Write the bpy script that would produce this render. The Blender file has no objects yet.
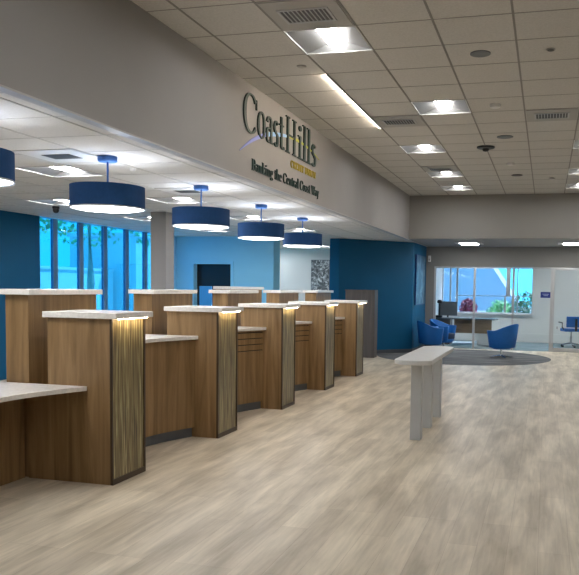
import bpy, bmesh, math, random
from mathutils import Vector, Matrix
random.seed(7)
S = bpy.context.scene
COL = S.collection
PI = math.pi

# ------------------------------------------------------------------ materials
def new_mat(name):
    m = bpy.data.materials.new(name); m.use_nodes = True
    nt = m.node_tree; nt.nodes.clear()
    out = nt.nodes.new('ShaderNodeOutputMaterial')
    return m, nt, out
def N(nt, t, **kw):
    n = nt.nodes.new(t)
    for k, v in kw.items():
        setattr(n, k, v)
    return n
def plain(name, col, rough=.5, metal=0., noise=.06, scale=6., bump=0., spec=.5, sheen=0.):
    m, nt, out = new_mat(name)
    b = N(nt, 'ShaderNodeBsdfPrincipled')
    b.inputs['Roughness'].default_value = rough; b.inputs['Metallic'].default_value = metal
    b.inputs['Specular IOR Level'].default_value = spec
    if sheen: b.inputs['Sheen Weight'].default_value = sheen
    g = N(nt, 'ShaderNodeNewGeometry'); n = N(nt, 'ShaderNodeTexNoise')
    n.inputs['Scale'].default_value = scale; n.inputs['Detail'].default_value = 4
    nt.links.new(g.outputs['Position'], n.inputs['Vector'])
    r = N(nt, 'ShaderNodeValToRGB')
    r.color_ramp.elements[0].position = .3; r.color_ramp.elements[1].position = .7
    r.color_ramp.elements[0].color = (*[c*(1-noise) for c in col], 1)
    r.color_ramp.elements[1].color = (*[min(1, c*(1+noise)) for c in col], 1)
    nt.links.new(n.outputs['Fac'], r.inputs['Fac']); nt.links.new(r.outputs['Color'], b.inputs['Base Color'])
    if bump:
        bp = N(nt, 'ShaderNodeBump'); bp.inputs['Strength'].default_value = bump; bp.inputs['Distance'].default_value = .01
        nt.links.new(n.outputs['Fac'], bp.inputs['Height']); nt.links.new(bp.outputs['Normal'], b.inputs['Normal'])
    nt.links.new(b.outputs[0], out.inputs[0])
    return m
def emit(name, col, strength):
    m, nt, out = new_mat(name)
    e = N(nt, 'ShaderNodeEmission'); e.inputs['Color'].default_value = (*col, 1); e.inputs['Strength'].default_value = strength
    nt.links.new(e.outputs[0], out.inputs[0]); return m
def grain(name, c0, c1, c2, stretch=(14, 14, .9), rough=.45, scale=1.):
    m, nt, out = new_mat(name)
    b = N(nt, 'ShaderNodeBsdfPrincipled'); b.inputs['Roughness'].default_value = rough
    g = N(nt, 'ShaderNodeNewGeometry'); mp = N(nt, 'ShaderNodeMapping'); mp.inputs['Scale'].default_value = stretch
    nt.links.new(g.outputs['Position'], mp.inputs['Vector'])
    n = N(nt, 'ShaderNodeTexNoise'); n.inputs['Scale'].default_value = scale; n.inputs['Detail'].default_value = 6; n.inputs['Roughness'].default_value = .6
    n.inputs['Distortion'].default_value = .6
    nt.links.new(mp.outputs[0], n.inputs['Vector'])
    r = N(nt, 'ShaderNodeValToRGB'); e = r.color_ramp.elements
    e[0].position = .3; e[0].color = (*c0, 1); e[1].position = .72; e[1].color = (*c2, 1)
    k = e.new(.5); k.color = (*c1, 1)
    nt.links.new(n.outputs['Fac'], r.inputs['Fac']); nt.links.new(r.outputs['Color'], b.inputs['Base Color'])
    nt.links.new(b.outputs[0], out.inputs[0]); return m

M = {}
M['wood'] = grain('oak_laminate', (.16, .092, .036), (.25, .150, .064), (.35, .222, .105))
M['wood_top'] = grain('desk_oak', (.17, .11, .07), (.24, .16, .10), (.3, .2, .13), (1.2, 10, 10))
M['quartz'] = plain('quartz', (.78, .745, .70), .25, noise=.08, scale=40)
M['kick'] = plain('kick', (.10, .11, .12), .5)
M['groove'] = plain('groove', (.02, .014, .01), .8)
M['trimwood'] = plain('dark_edge', (.05, .03, .015), .4)
M['wall_grey'] = plain('wall_grey', (.355, .347, .343), .85, noise=.02, scale=2)
M['wall_taupe'] = plain('wall_taupe', (.30, .29, .275), .85, noise=.02, scale=2)
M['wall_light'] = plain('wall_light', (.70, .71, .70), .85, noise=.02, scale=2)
M['wall_far'] = plain('wall_far', (.30, .70, .92), .8, noise=.02, scale=2)  # pale wall; the blue window light on it is put into this colour
M['wall_blue'] = plain('wall_blue', (.003, .100, .225), .6, noise=.03, scale=2, spec=.25)
M['gyp'] = plain('gypsum', (.36, .37, .385), .9, noise=.02)
M['tile'] = plain('ceiling_tile', (.62, .605, .58), .95, noise=.07, scale=60)
M['tile_low'] = plain('ceiling_tile_low', (.68, .68, .67), .95, noise=.05, scale=60)
M['tbar'] = plain('tbar', (.26, .25, .235), .6, noise=.02)
M['tbar_low'] = plain('tbar_low', (.50, .50, .49), .6, noise=.02)
M['white'] = plain('white_enamel', (.75, .75, .74), .35, noise=.02)
M['white_dim'] = plain('white_vent', (.42, .41, .39), .5, noise=.02)
M['black'] = plain('black_plastic', (.012, .012, .014), .4, noise=.1)
M['darkmetal'] = plain('dark_vent', (.05, .05, .05), .5)
M['chrome'] = plain('chrome', (.75, .77, .8), .18, 1., noise=.01)
M['alu'] = plain('aluminium', (.50, .51, .52), .4, .6, noise=.02)
M['alu_blue'] = plain('mullion_blue', (.10, .22, .36), .45, .2, noise=.02)
M['lamp_blue'] = plain('lamp_fabric', (.010, .068, .22), .85, noise=.06, scale=30)
M['lamp_rod'] = plain('lamp_enamel', (.05, .17, .48), .4, noise=.02)
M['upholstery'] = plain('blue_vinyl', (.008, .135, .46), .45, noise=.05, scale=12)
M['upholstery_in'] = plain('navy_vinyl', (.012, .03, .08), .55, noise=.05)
M['chair_white'] = plain('chair_white', (.6, .65, .72), .5)
M['panelblue'] = plain('blue_panel', (.02, .22, .60), .5, noise=.03)
M['cabinet'] = grain('grey_oak', (.085, .072, .066), (.11, .095, .087), (.14, .12, .11))
M['table'] = plain('table_laminate', (.60, .61, .61), .35, noise=.03, scale=20)
M['table_leg'] = plain('table_leg', (.50, .52, .54), .45, noise=.03)
M['sign_green'] = plain('sign_green', (.008, .034, .028), .45, noise=.03)
M['sign_gold'] = plain('sign_gold', (.42, .33, .03), .45, noise=.03)
M['sign_violet'] = plain('sign_violet', (.30, .36, .80), .5, noise=.03)
M['sign_sky'] = plain('sign_sky', (.30, .55, .85), .5, noise=.03)
M['sign_lime'] = plain('sign_lime', (.50, .52, .06), .5, noise=.03)
M['navy'] = plain('navy_plate', (.01, .03, .20), .4)
M['platetext'] = plain('plate_text', (.45, .55, .75), .5)
M['grey_screen'] = plain('grey_screen', (.16, .18, .20), .5)
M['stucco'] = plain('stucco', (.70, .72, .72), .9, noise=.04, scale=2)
M['shade_wall'] = plain('shaded_stucco', (.30, .36, .44), .9, noise=.04, scale=2)  # pale stucco in shade: the shade is put into the colour
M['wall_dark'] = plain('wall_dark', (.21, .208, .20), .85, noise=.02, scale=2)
M['concrete'] = plain('concrete', (.45, .47, .48), .9, noise=.08, scale=1.5)
M['leaf'] = plain('leaf', (.22, .50, .20), .6, noise=.4, scale=3)
M['leaf_dark'] = plain('leaf_dark', (.04, .16, .08), .6, noise=.4, scale=5)
M['leaf_red'] = plain('leaf_red', (.30, .06, .10), .6, noise=.4, scale=5)
M['bark'] = plain('bark', (.40, .36, .30), .9, noise=.3)
M['lens'] = emit('troffer_lens', (1., .985, .965), 18.)
M['lens_low'] = emit('troffer_lens_low', (.97, .98, 1.), 20.)
M['troffer_refl'] = plain('troffer_pan', (.20, .20, .197), .35, noise=.01)
M['pend_lens'] = emit('pendant_lens', (.95, .97, 1.), 5.)
M['slot'] = emit('slot_lens', (1., .84, .66), 38.)
M['led'] = emit('led_strip', (1., .80, .56), 24.)

def panel_mat():
    m, nt, out = new_mat('thatch_resin')
    b = N(nt, 'ShaderNodeBsdfPrincipled'); b.inputs['Roughness'].default_value = .3
    g = N(nt, 'ShaderNodeNewGeometry'); mp = N(nt, 'ShaderNodeMapping'); mp.inputs['Scale'].default_value = (30, 62, 2.4)
    nt.links.new(g.outputs['Position'], mp.inputs['Vector'])
    n = N(nt, 'ShaderNodeTexNoise'); n.inputs['Scale'].default_value = 1; n.inputs['Detail'].default_value = 5; n.inputs['Distortion'].default_value = .5
    nt.links.new(mp.outputs[0], n.inputs['Vector'])
    r = N(nt, 'ShaderNodeValToRGB'); e = r.color_ramp.elements
    e[0].position = .35; e[0].color = (.06, .038, .014, 1); e[1].position = .68; e[1].color = (.46, .42, .24, 1)
    k = e.new(.5); k.color = (.17, .125, .05, 1); k = e.new(.58); k.color = (.24, .20, .09, 1)
    nt.links.new(n.outputs['Fac'], r.inputs['Fac']); nt.links.new(r.outputs['Color'], b.inputs['Base Color'])
    nt.links.new(b.outputs[0], out.inputs[0]); return m
M['thatch'] = panel_mat()

def floor_mat():
    m, nt, out = new_mat('vinyl_planks')
    b = N(nt, 'ShaderNodeBsdfPrincipled'); b.inputs['Roughness'].default_value = .42; b.inputs['Specular IOR Level'].default_value = .4
    g = N(nt, 'ShaderNodeNewGeometry'); sp = N(nt, 'ShaderNodeSeparateXYZ'); cb = N(nt, 'ShaderNodeCombineXYZ')
    nt.links.new(g.outputs['Position'], sp.inputs[0])
    nt.links.new(sp.outputs['Y'], cb.inputs['X']); nt.links.new(sp.outputs['X'], cb.inputs['Y'])
    br = N(nt, 'ShaderNodeTexBrick'); br.offset = .37; br.offset_frequency = 3
    br.inputs['Scale'].default_value = 1; br.inputs['Brick Width'].default_value = 1.22; br.inputs['Row Height'].default_value = .18
    br.inputs['Mortar Size'].default_value = .0012; br.inputs['Mortar Smooth'].default_value = .2
    br.inputs['Color1'].default_value = (.54, .47, .365, 1); br.inputs['Color2'].default_value = (.65, .575, .455, 1)
    br.inputs['Mortar'].default_value = (.42, .35, .27, 1)
    nt.links.new(cb.outputs[0], br.inputs['Vector'])
    def st(scale, sc, det):
        mp = N(nt, 'ShaderNodeMapping'); mp.inputs['Scale'].default_value = scale
        nt.links.new(g.outputs['Position'], mp.inputs['Vector'])
        n = N(nt, 'ShaderNodeTexNoise'); n.inputs['Scale'].default_value = sc; n.inputs['Detail'].default_value = det; n.inputs['Distortion'].default_value = .4
        nt.links.new(mp.outputs[0], n.inputs['Vector']); return n
    n1 = st((5.5, 1.05, 1), 1., 5); n2 = st((38, 2.6, 1), 1., 4)
    r1 = N(nt, 'ShaderNodeValToRGB'); r1.color_ramp.elements[0].position = .35; r1.color_ramp.elements[1].position = .65
    r1.color_ramp.elements[0].color = (.70, .675, .64, 1); r1.color_ramp.elements[1].color = (1.12, 1.12, 1.12, 1)
    r2 = N(nt, 'ShaderNodeValToRGB'); r2.color_ramp.elements[0].position = .3; r2.color_ramp.elements[1].position = .7
    r2.color_ramp.elements[0].color = (.86, .86, .86, 1); r2.color_ramp.elements[1].color = (1.06, 1.06, 1.06, 1)
    nt.links.new(n1.outputs['Fac'], r1.inputs['Fac']); nt.links.new(n2.outputs['Fac'], r2.inputs['Fac'])
    m1 = N(nt, 'ShaderNodeMix', data_type='RGBA', blend_type='MULTIPLY'); m1.inputs['Factor'].default_value = 1
    m2 = N(nt, 'ShaderNodeMix', data_type='RGBA', blend_type='MULTIPLY'); m2.inputs['Factor'].default_value = 1
    nt.links.new(br.outputs['Color'], m1.inputs['A']); nt.links.new(r1.outputs['Color'], m1.inputs['B'])
    nt.links.new(m1.outputs['Result'], m2.inputs['A']); nt.links.new(r2.outputs['Color'], m2.inputs['B'])
    nt.links.new(m2.outputs['Result'], b.inputs['Base Color'])
    nt.links.new(b.outputs[0], out.inputs[0]); return m
M['floor'] = floor_mat()
def carpet_mat(name, c0, c1):
    m, nt, out = new_mat(name)
    b = N(nt, 'ShaderNodeBsdfPrincipled'); b.inputs['Roughness'].default_value = .95; b.inputs['Specular IOR Level'].default_value = .1
    g = N(nt, 'ShaderNodeNewGeometry'); mp = N(nt, 'ShaderNodeMapping'); mp.inputs['Scale'].default_value = (1.2, 7., 1)
    nt.links.new(g.outputs['Position'], mp.inputs['Vector'])
    n = N(nt, 'ShaderNodeTexNoise'); n.inputs['Scale'].default_value = 1; n.inputs['Detail'].default_value = 3
    nt.links.new(mp.outputs[0], n.inputs['Vector'])
    r = N(nt, 'ShaderNodeValToRGB'); r.color_ramp.elements[0].position = .4; r.color_ramp.elements[1].position = .6
    r.color_ramp.elements[0].color = (*c0, 1); r.color_ramp.elements[1].color = (*c1, 1)
    nt.links.new(n.outputs['Fac'], r.inputs['Fac']); nt.links.new(r.outputs['Color'], b.inputs['Base Color'])
    nt.links.new(b.outputs[0], out.inputs[0]); return m
M['carpet'] = carpet_mat('striped_carpet', (.10, .105, .11), (.19, .195, .20))
M['carpet_office'] = carpet_mat('office_carpet', (.20, .26, .28), (.30, .36, .38))
def glass_mat(name, tint, refl=.08):
    m, nt, out = new_mat(name)
    t = N(nt, 'ShaderNodeBsdfTransparent'); t.inputs['Color'].default_value = (*tint, 1)
    g = N(nt, 'ShaderNodeBsdfGlossy'); g.inputs['Roughness'].default_value = .02; g.inputs['Color'].default_value = (.9, .95, 1, 1)
    fr = N(nt, 'ShaderNodeFresnel'); fr.inputs['IOR'].default_value = 1.45
    mx = N(nt, 'ShaderNodeMixShader')
    ge = N(nt, 'ShaderNodeNewGeometry'); mu = N(nt, 'ShaderNodeMath', operation='SUBTRACT', use_clamp=True)
    nt.links.new(fr.outputs[0], mu.inputs[0]); nt.links.new(ge.outputs['Backfacing'], mu.inputs[1])   # reflect on entering faces only
    nt.links.new(mu.outputs[0], mx.inputs[0]); nt.links.new(t.outputs[0], mx.inputs[1]); nt.links.new(g.outputs[0], mx.inputs[2])
    nt.links.new(mx.outputs[0], out.inputs[0]); return m
M['glass'] = glass_mat('clear_glass', (.93, .965, .975))
M['glass_film'] = glass_mat('film_glass', (.16, .385, .52))
M['glass_office'] = glass_mat('office_film_glass', (.60, .58, .66))
def art_mat(name, c0, c1, c2, sc):
    m, nt, out = new_mat(name)
    b = N(nt, 'ShaderNodeBsdfPrincipled'); b.inputs['Roughness'].default_value = .5
    g = N(nt, 'ShaderNodeNewGeometry')
    n = N(nt, 'ShaderNodeTexNoise'); n.inputs['Scale'].default_value = sc; n.inputs['Detail'].default_value = 6; n.inputs['Distortion'].default_value = 1.5
    nt.links.new(g.outputs['Position'], n.inputs['Vector'])
    r = N(nt, 'ShaderNodeValToRGB'); e = r.color_ramp.elements
    e[0].position = .4; e[0].color = (*c0, 1); e[1].position = .62; e[1].color = (*c2, 1); k = e.new(.52); k.color = (*c1, 1)
    nt.links.new(n.outputs['Fac'], r.inputs['Fac']); nt.links.new(r.outputs['Color'], b.inputs['Base Color'])
    nt.links.new(b.outputs[0], out.inputs[0]); return m
M['art_grey'] = art_mat('mono_print', (.08, .09, .095), (.26, .27, .28), (.65, .67, .67), 9)
M['art_blue'] = art_mat('blue_print', (.02, .09, .18), (.05, .15, .27), (.14, .26, .38), 3)

# ------------------------------------------------------------------ mesh helpers
def BM(): return bmesh.new()
def box(bm, x0, x1, y0, y1, z0, z1, mi=0):
    v = [bm.verts.new(p) for p in ((x0,y0,z0),(x1,y0,z0),(x1,y1,z0),(x0,y1,z0),(x0,y0,z1),(x1,y0,z1),(x1,y1,z1),(x0,y1,z1))]
    for f in ((3,2,1,0),(4,5,6,7),(0,1,5,4),(1,2,6,5),(2,3,7,6),(3,0,4,7)):
        bm.faces.new([v[i] for i in f]).material_index = mi
    return bm
def prism(bm, pts, z0, z1, mi=0):
    a = sum(pts[i][0]*pts[(i+1)%len(pts)][1]-pts[(i+1)%len(pts)][0]*pts[i][1] for i in range(len(pts)))
    if a < 0: pts = pts[::-1]
    lo = [bm.verts.new((x, y, z0)) for x, y in pts]; hi = [bm.verts.new((x, y, z1)) for x, y in pts]
    bm.faces.new(lo[::-1]).material_index = mi; bm.faces.new(hi).material_index = mi
    n = len(pts)
    for i in range(n):
        bm.faces.new((lo[i], lo[(i+1)%n], hi[(i+1)%n], hi[i])).material_index = mi
    return bm
def lathe(bm, prof, cx=0, cy=0, n=40, close=False):
    rings = []
    for r, z in prof:
        if r < 1e-6: rings.append([bm.verts.new((cx, cy, z))])
        else: rings.append([bm.verts.new((cx+r*math.cos(2*PI*k/n), cy+r*math.sin(2*PI*k/n), z)) for k in range(n)])
    if close: rings.append(rings[0])
    for a, b in zip(rings, rings[1:]):
        for k in range(n):
            k2 = (k+1) % n
            if len(a) == 1 and len(b) == 1: continue
            if len(a) == 1: bm.faces.new((a[0], b[k2], b[k]))
            elif len(b) == 1: bm.faces.new((a[k], a[k2], b[0]))
            else: bm.faces.new((a[k], a[k2], b[k2], b[k]))
    return bm
def tube(bm, pts, r, n=10):
    pts = [Vector(p) for p in pts]; rings = []
    for i, p in enumerate(pts):
        d = (pts[min(i+1, len(pts)-1)]-pts[max(i-1, 0)]).normalized()
        u = d.cross(Vector((0, 0, 1)));
        if u.length < .05: u = d.cross(Vector((0, 1, 0)))
        u.normalize(); w = d.cross(u)
        rr = r[i] if isinstance(r, (list, tuple)) else r
        rings.append([bm.verts.new(p+rr*(u*math.cos(2*PI*k/n)+w*math.sin(2*PI*k/n))) for k in range(n)])
    for a, b in zip(rings, rings[1:]):
        for k in range(n): bm.faces.new((a[k], a[(k+1)%n], b[(k+1)%n], b[k]))
    bm.faces.new(rings[0][::-1]); bm.faces.new(rings[-1])
    return bm
def obj(name, bm, mats, parent=None, loc=None, smooth=False, bevel=0., label=None):
    bmesh.ops.recalc_face_normals(bm, faces=bm.faces)
    me = bpy.data.meshes.new(name); bm.to_mesh(me); bm.free()
    if not isinstance(mats, (list, tuple)): mats = [mats]
    for m in mats: me.materials.append(m)
    o = bpy.data.objects.new(name, me); COL.objects.link(o)
    if parent: o.parent = parent
    if loc: o.location = loc
    if smooth:
        for p in me.polygons: p.use_smooth = True
        try:
            o.modifiers.new('wn', 'WEIGHTED_NORMAL')
        except Exception: pass
    if bevel:
        b = o.modifiers.new('bevel', 'BEVEL'); b.width = bevel; b.segments = 2; b.limit_method = 'ANGLE'
    if label: o['label'] = label
    return o
def thing(name, label, cat, loc=(0,0,0), rz=0, group=None):
    o = bpy.data.objects.new(name, None); COL.objects.link(o); o.empty_display_size = .1
    o.location = loc; o.rotation_euler = (0, 0, rz); o['label'] = label; o['category'] = cat
    if group: o['group'] = group
    return o
def tag(o, label, cat, group=None):
    o['label'] = label; o['category'] = cat
    if group: o['group'] = group
    return o
def struct(o): o['kind'] = 'structure'; return o
def sempty(name, loc=(0,0,0)):
    o = bpy.data.objects.new(name, None); COL.objects.link(o); o.location = loc; o.empty_display_size = .1
    o['kind'] = 'structure'; return o
def dup(root, loc, rz=None, label=None):
    r = root.copy(); COL.objects.link(r); r.location = loc
    if rz is not None: r.rotation_euler = (0, 0, rz)
    if label: r['label'] = label
    for ch in list(root.children):
        c = ch.copy(); COL.objects.link(c); c.parent = r
        for g in list(ch.children):
            d = g.copy(); COL.objects.link(d); d.parent = c
    return r

# ------------------------------------------------------------------ dimensions (metres; camera above the origin)
CZ, LZ = 3.625, 2.68          # lobby ceiling, low ceiling
XS, YS = -3.02, 16.35         # faces of the two bulkheads
XR, YR = 4.6, -3.0            # right and rear walls
XW = -8.35                    # window wall
T = .61
GX0, GY0 = -.92, 5.78         # lobby grid
LX0, LY0 = -4.11, 6.25        # low-ceiling grid

# ------------------------------------------------------------------ setting: floor
struct(obj('floor', box(BM(), XW-.2, XR+.2, YR-.2, 22.9, -.15, 0), M['floor']))
n = 72; cxr, cyr, rr = -1.85, 17.2, 2.0
rug = [(cxr+rr*math.cos(2*PI*k/n), cyr+rr*math.sin(2*PI*k/n)) for k in range(n)]
def keep(p):      # stop the carpet at the blue wall
    x, y = p
    if y > 17.75: return (max(x, -3.09), y)
    lim = -3.12+(y-17.75)*1.014; return (max(x, lim), y)
rug = [keep(p) for p in rug]
tag(obj('round_carpet', prism(BM(), rug, .0005, .006), M['carpet']), 'large round dark grey striped carpet under the blue lounge chairs', 'carpet')
struct(obj('trim_1', box(BM(), -3.1, XR, 19.56, 22.68, .0005, .008), M['carpet_office']))

# ------------------------------------------------------------------ ceilings with tile grid
def grid_ceiling(name, x0, x1, y0, y1, z, gx, gy, holes, mt, mb, slab_mat):
    bm = BM(); e = 1e-4
    i0 = math.floor((x0-gx)/T); i1 = math.ceil((x1-gx)/T); j0 = math.floor((y0-gy)/T); j1 = math.ceil((y1-gy)/T)
    for i in range(i0, i1):
        for j in range(j0, j1):
            if (i, j) in holes: continue
            a, b_ = max(x0, gx+i*T), min(x1, gx+(i+1)*T); c, d = max(y0, gy+j*T), min(y1, gy+(j+1)*T)
            if b_-a < .01 or d-c < .01: continue
            box(bm, a, b_, c, d, z+.004, z+.02, 0)
    w = .009
    for i in range(i0, i1+1):
        x = gx+i*T
        if x0 < x < x1: box(bm, x-w, x+w, y0, y1, z, z+.018, 1)
    for j in range(j0, j1+1):
        y = gy+j*T
        if y0 < y < y1: box(bm, x0, x1, y-w*.55, y+w*.55, z+.002, z+.0175, 1)
    box(bm, x0, x1, y0, y1, z+.16, z+.2, 2)
    return struct(obj(name, bm, [mt, mb, slab_mat]))

# tile index (i,j) of each lobby fixture; i from x=GX0, j from y=GY0
LT = [(-2, 0), (-1, 4), (-2, 8), (-2, 12), (-2, 15), (2, 8), (2, 12), (2, 15), (2, 4),
      (-1, -4), (-1, -9), (3, 0), (5, 4), (5, -4), (2, -8), (5, 10), (2, -3)]
LT.remove((2, 4))
VENT = [(-2, -1), (-2, 5), (-2, 11), (1, 5)]
grid_ceiling('ceiling', XS, XR, YR, YS, CZ, GX0, GY0, set(LT), M['tile'], M['tbar'], M['gyp'])
# low ceiling over the teller area
WT = [(-1.65, 0), (-1.65, 4), (-1.65, 8), (-1.65, 12)]
LOWT = [(-1, 0), (-1, 4), (-1, 8), (-1, 12), (-4, 4), (-4, 8), (-4, 12), (-4, 0), (-1, -4), (-4, -4), (-1, -8), (-4, -9), (-3, 17), (-5, 19), (-3, 21), (-6, 22), (-6, 17)]  # final few entries are added lights to brighten the far grey wall
lowholes = set(LOWT)
XL1 = XS-.065
c2 = grid_ceiling('ceiling', XW, XL1, YR, 21.0, LZ, LX0-.40, LY0, lowholes, M['tile_low'], M['tbar_low'], M['gyp'])
LGX = LX0-.40
struct(obj('ceiling', box(BM(), XL1+.001, XR, YS+.12, 22.9, LZ, LZ+.12), M['gyp']))

# bulkheads
struct(obj('wall_bulkhead_left', box(BM(), XL1+.002, XS, YR, YS+.12, LZ-.015, CZ+.25), M['wall_grey']))
struct(obj('wall_bulkhead_back', box(BM(), XS+.001, XR, YS, YS+.118, LZ-.005, CZ+.25), M['wall_taupe']))
struct(obj('trim_2', box(BM(), XL1-.012, XS+.006, YR, YS-.001, LZ-.028, LZ-.016), M['alu']))

# walls
struct(obj('wall_right', box(BM(), XR, XR+.15, YR, 22.9, 0, CZ+.2), M['wall_taupe']))
struct(obj('wall_rear', box(BM(), XW, XR, YR-.15, YR, 0, CZ+.2), M['wall_light']))
struct(obj('wall_left', box(BM(), XW-.2, XW, YR, 10.82, 0, LZ+.2), M['wall_blue']))
struct(obj('wall_left', box(BM(), XW-.2, XW, 15.46, 22.9, 0, LZ+.2), M['wall_far']))
struct(obj('wall_teller_far', box(BM(), XW, -7.9, 15.6, 16.0, 0, LZ), M['wall_far']))
struct(obj('wall_teller_far', box(BM(), -7.9, -6.98, 15.6, 16.0, 2.05, LZ), M['wall_far']))
struct(obj('wall_teller_far', box(BM(), -6.98, -5.95, 15.6, 16.0, 0, LZ), [M['wall_far']]))
struct(obj('trim_3', box(box(box(BM(), -7.96, -7.9, 15.57, 15.6, 0, 2.11), -6.98, -6.92, 15.57, 15.6, 0, 2.11), -7.9, -6.98, 15.57, 15.6, 2.05, 2.11), M['wall_far']))
d = sempty('door_1', (-7.9, 15.75, 0))
obj('doorway_shade', box(BM(), 0, .92, 0, .045, 0, 2.05), M['black'], d)  # black sheet painting the darkness of an open doorway
obj('door_handle', tube(BM(), [(.82, -.0, 1.0), (.82, -.05, 1.0), (.72, -.05, 1.0)], .01), M['chrome'], d)
struct(obj('column', box(BM(), -5.99, -5.73, 10.36, 10.62, 0, LZ), M['wall_grey']))
struct(obj('wall_far', box(BM(), XW, -4.85, 20.8, 20.95, 0, LZ), M['wall_light']))
bpts = [(-4.86, 16.35), (-4.62, 16.3), (-3.15, 17.75), (-3.12, 19.5), (-3.12, 20.95), (-4.86, 20.95)]
struct(obj('wall_blue', prism(BM(), bpts, 0, LZ), M['wall_blue']))
# lobby back wall of the alcove: solid pier and header over the glass
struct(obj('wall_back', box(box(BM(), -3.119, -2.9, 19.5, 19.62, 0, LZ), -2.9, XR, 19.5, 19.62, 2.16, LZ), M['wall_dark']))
# office behind the glass
OZ = 22.7
struct(obj('wall_office', box(box(box(box(BM(), -3.12, XR, OZ, OZ+.15, 0, .86), -3.12, XR, OZ, OZ+.15, 2.4, LZ), -.40, XR, OZ, OZ+.15, .86, 2.4), -3.25, -3.12, 20.96, OZ+.15, 0, LZ), M['wall_light']))
struct(obj('baseboard_office', box(box(BM(), -3.1, XR, OZ-.02, OZ-.001, .01, .25), -3.1, XR, OZ-.035, OZ-.001, .25, .27), M['wall_light']))
struct(obj('baseboard_blue', prism(BM(), [(-4.62, 16.29), (-3.142, 17.745), (-3.112, 19.49), (-3.124, 19.49), (-3.152, 17.752), (-4.62, 16.303)], 0, .09), M['kick']))
struct(obj('baseboard_back', box(BM(), -3.11, -2.9, 19.488, 19.499, 0, .09), M['kick']))

# ------------------------------------------------------------------ windows
struct(obj('trim_4', box(BM(), XW-.2, XW, 10.82, 15.46, LZ+.001, LZ+.2), M['wall_far']))
w1 = sempty('window_1', (XW-.1, 10.82, 0))
ys = [10.82, 11.27, 12.02, 12.80, 13.57, 14.31, 15.27]
for k in range(1, 7):
    obj('mullion', box(BM(), -.03, .03, ys[k]-10.82, ys[k]-10.82+.12, .03, LZ), M['alu_blue'], w1)
obj('sill', box(BM(), -.09, .1, 0, 4.64, 0, .03), M['alu_blue'], w1)
prev = 0.
for k in range(1, 7):
    y1 = ys[k]-10.82
    obj('pane', box(BM(), -.005, .005, prev+.001, y1-.001, .031, LZ), M['glass_film'], w1); prev = y1+.12
w2 = sempty('window_2', (-3.11, OZ+.07, .86))
obj('pane', box(BM(), .03, 2.69, -.004, .004, .02, 1.54), M['glass_office'], w2)
f = BM(); box(f, 0, 2.71, -.06, .05, 0, .02); box(f, 0, .03, -.06, .05, .02, 1.54); box(f, 2.69, 2.71, -.06, .05, .02, 1.54)
obj('window_frame', f, M['alu'], w2)
for x, z0, z1, ww in ((.22, .02, 1.54, .05), (.42, .02, 1.54, .06), (1.88, .02, .51, .05), (1.93, .53, 1.54, .12), (2.25, .02, 1.54, .03)):
    obj('mullion', box(BM(), x, x+ww, -.05, -.006, z0, z1), M['alu'], w2)
obj('transom', box(BM(), .48, 2.69, -.045, -.006, .51, .53), M['alu'], w2)
obj('sill', box(BM(), .0, 2.75, -.16, -.061, -.03, .0), M['white'], w2)
# glass partition
w3 = sempty('window_3', (0, 19.55, 0))
for x in (-2.9, -1.86, -.86, 1.9):
    obj('mullion', box(BM(), x, x+.055, -.03, .03, 0, 2.155), M['alu'], w3)
obj('mullion', box(BM(), .10, .165, -.035, .035, 0, 2.155), M['alu'], w3)
obj('window_frame', box(BM(), -2.845, XR, -.028, .028, 2.12, 2.155), M['alu'], w3)
for a, b_ in ((-2.844, -1.861), (-1.804, -.861), (-.804, .099), (1.956, XR)):
    obj('pane', box(BM(), a, b_, -.005, .005, .0, 2.119), M['glass'], w3)
d2 = sempty('door_2', (.17, 19.55, 0))
obj('pane', box(BM(), .03, 1.66, -.004, .004, .1, 2.09), M['glass'], d2)
fb = BM(); box(fb, 0, .03, -.02, .02, .01, 2.115); box(fb, 1.66, 1.69, -.02, .02, .01, 2.115); box(fb, .03, 1.66, -.02, .02, .01, .1); box(fb, .03, 1.66, -.02, .02, 2.09, 2.115)
obj('door_frame', fb, M['alu'], d2)
obj('handle', tube(BM(), [(1.5, -.06, .8), (1.5, -.06, 1.3)], .014), M['chrome'], d2)

# ------------------------------------------------------------------ teller line
P0, PER = 4.95, 1.88
XF, XB = -3.19, -3.95
def arc_front(y0, y1, xe, sag, n=14):
    return [(xe-sag*math.sin(PI*k/n), y0+(y1-y0)*k/n) for k in range(n+1)]
div = thing('teller_divider', 'x', 'teller divider', (0, 0, 0), 0, 'oak dividers along the teller line')
b = BM(); box(b, -3.76, XF-.02, 0, .47, 0, 1.285); box(b, XB+.001, -3.7605, 0, .47, 0, .72)
obj('body', b, M['wood'], div)
obj('decorative_panel', box(BM(), XF-.019, XF-.004, .012, .452, .045, 1.284), M['thatch'], div, label='streaky olive and straw coloured resin end panel')
b = BM(); box(b, XF-.019, XF+.004, -.004, .474, 0, .044); box(b, XF-.019, XF+.004, .453, .474, .044, 1.284); box(b, XF-.019, XF, -.004, .011, .044, 1.284)
obj('edge_trim', b, M['trimwood'], div)
obj('top', box(BM(), -3.785, XF+.055, -.03, .51, 1.286, 1.332), M['quartz'], div, bevel=.003, label='pale stone top slab')
obj('light_strip', box(BM(), XF+.030, XF+.044, .03, .44, 1.2815, 1.2858), M['led'], div, label='warm glowing light strip')
names = ['', 'nearest', 'second nearest', 'middle', 'second farthest', 'farthest']
full = {1: 'nearest oak teller divider, tall and wide, with lit straw-pattern end panel',
        2: 'second oak teller divider from the front, between the first and second full-height worktops',
        3: 'third oak teller divider from the front, middle of the five lit end panels',
        4: 'fourth oak teller divider from the front, next to last',
        5: 'farthest oak teller divider, beside the dark grey cabinet'}
tow = thing('privacy_tower', 'x', 'privacy tower', (0, 0, 0), 0, 'taller oak towers behind the dividers')
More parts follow.
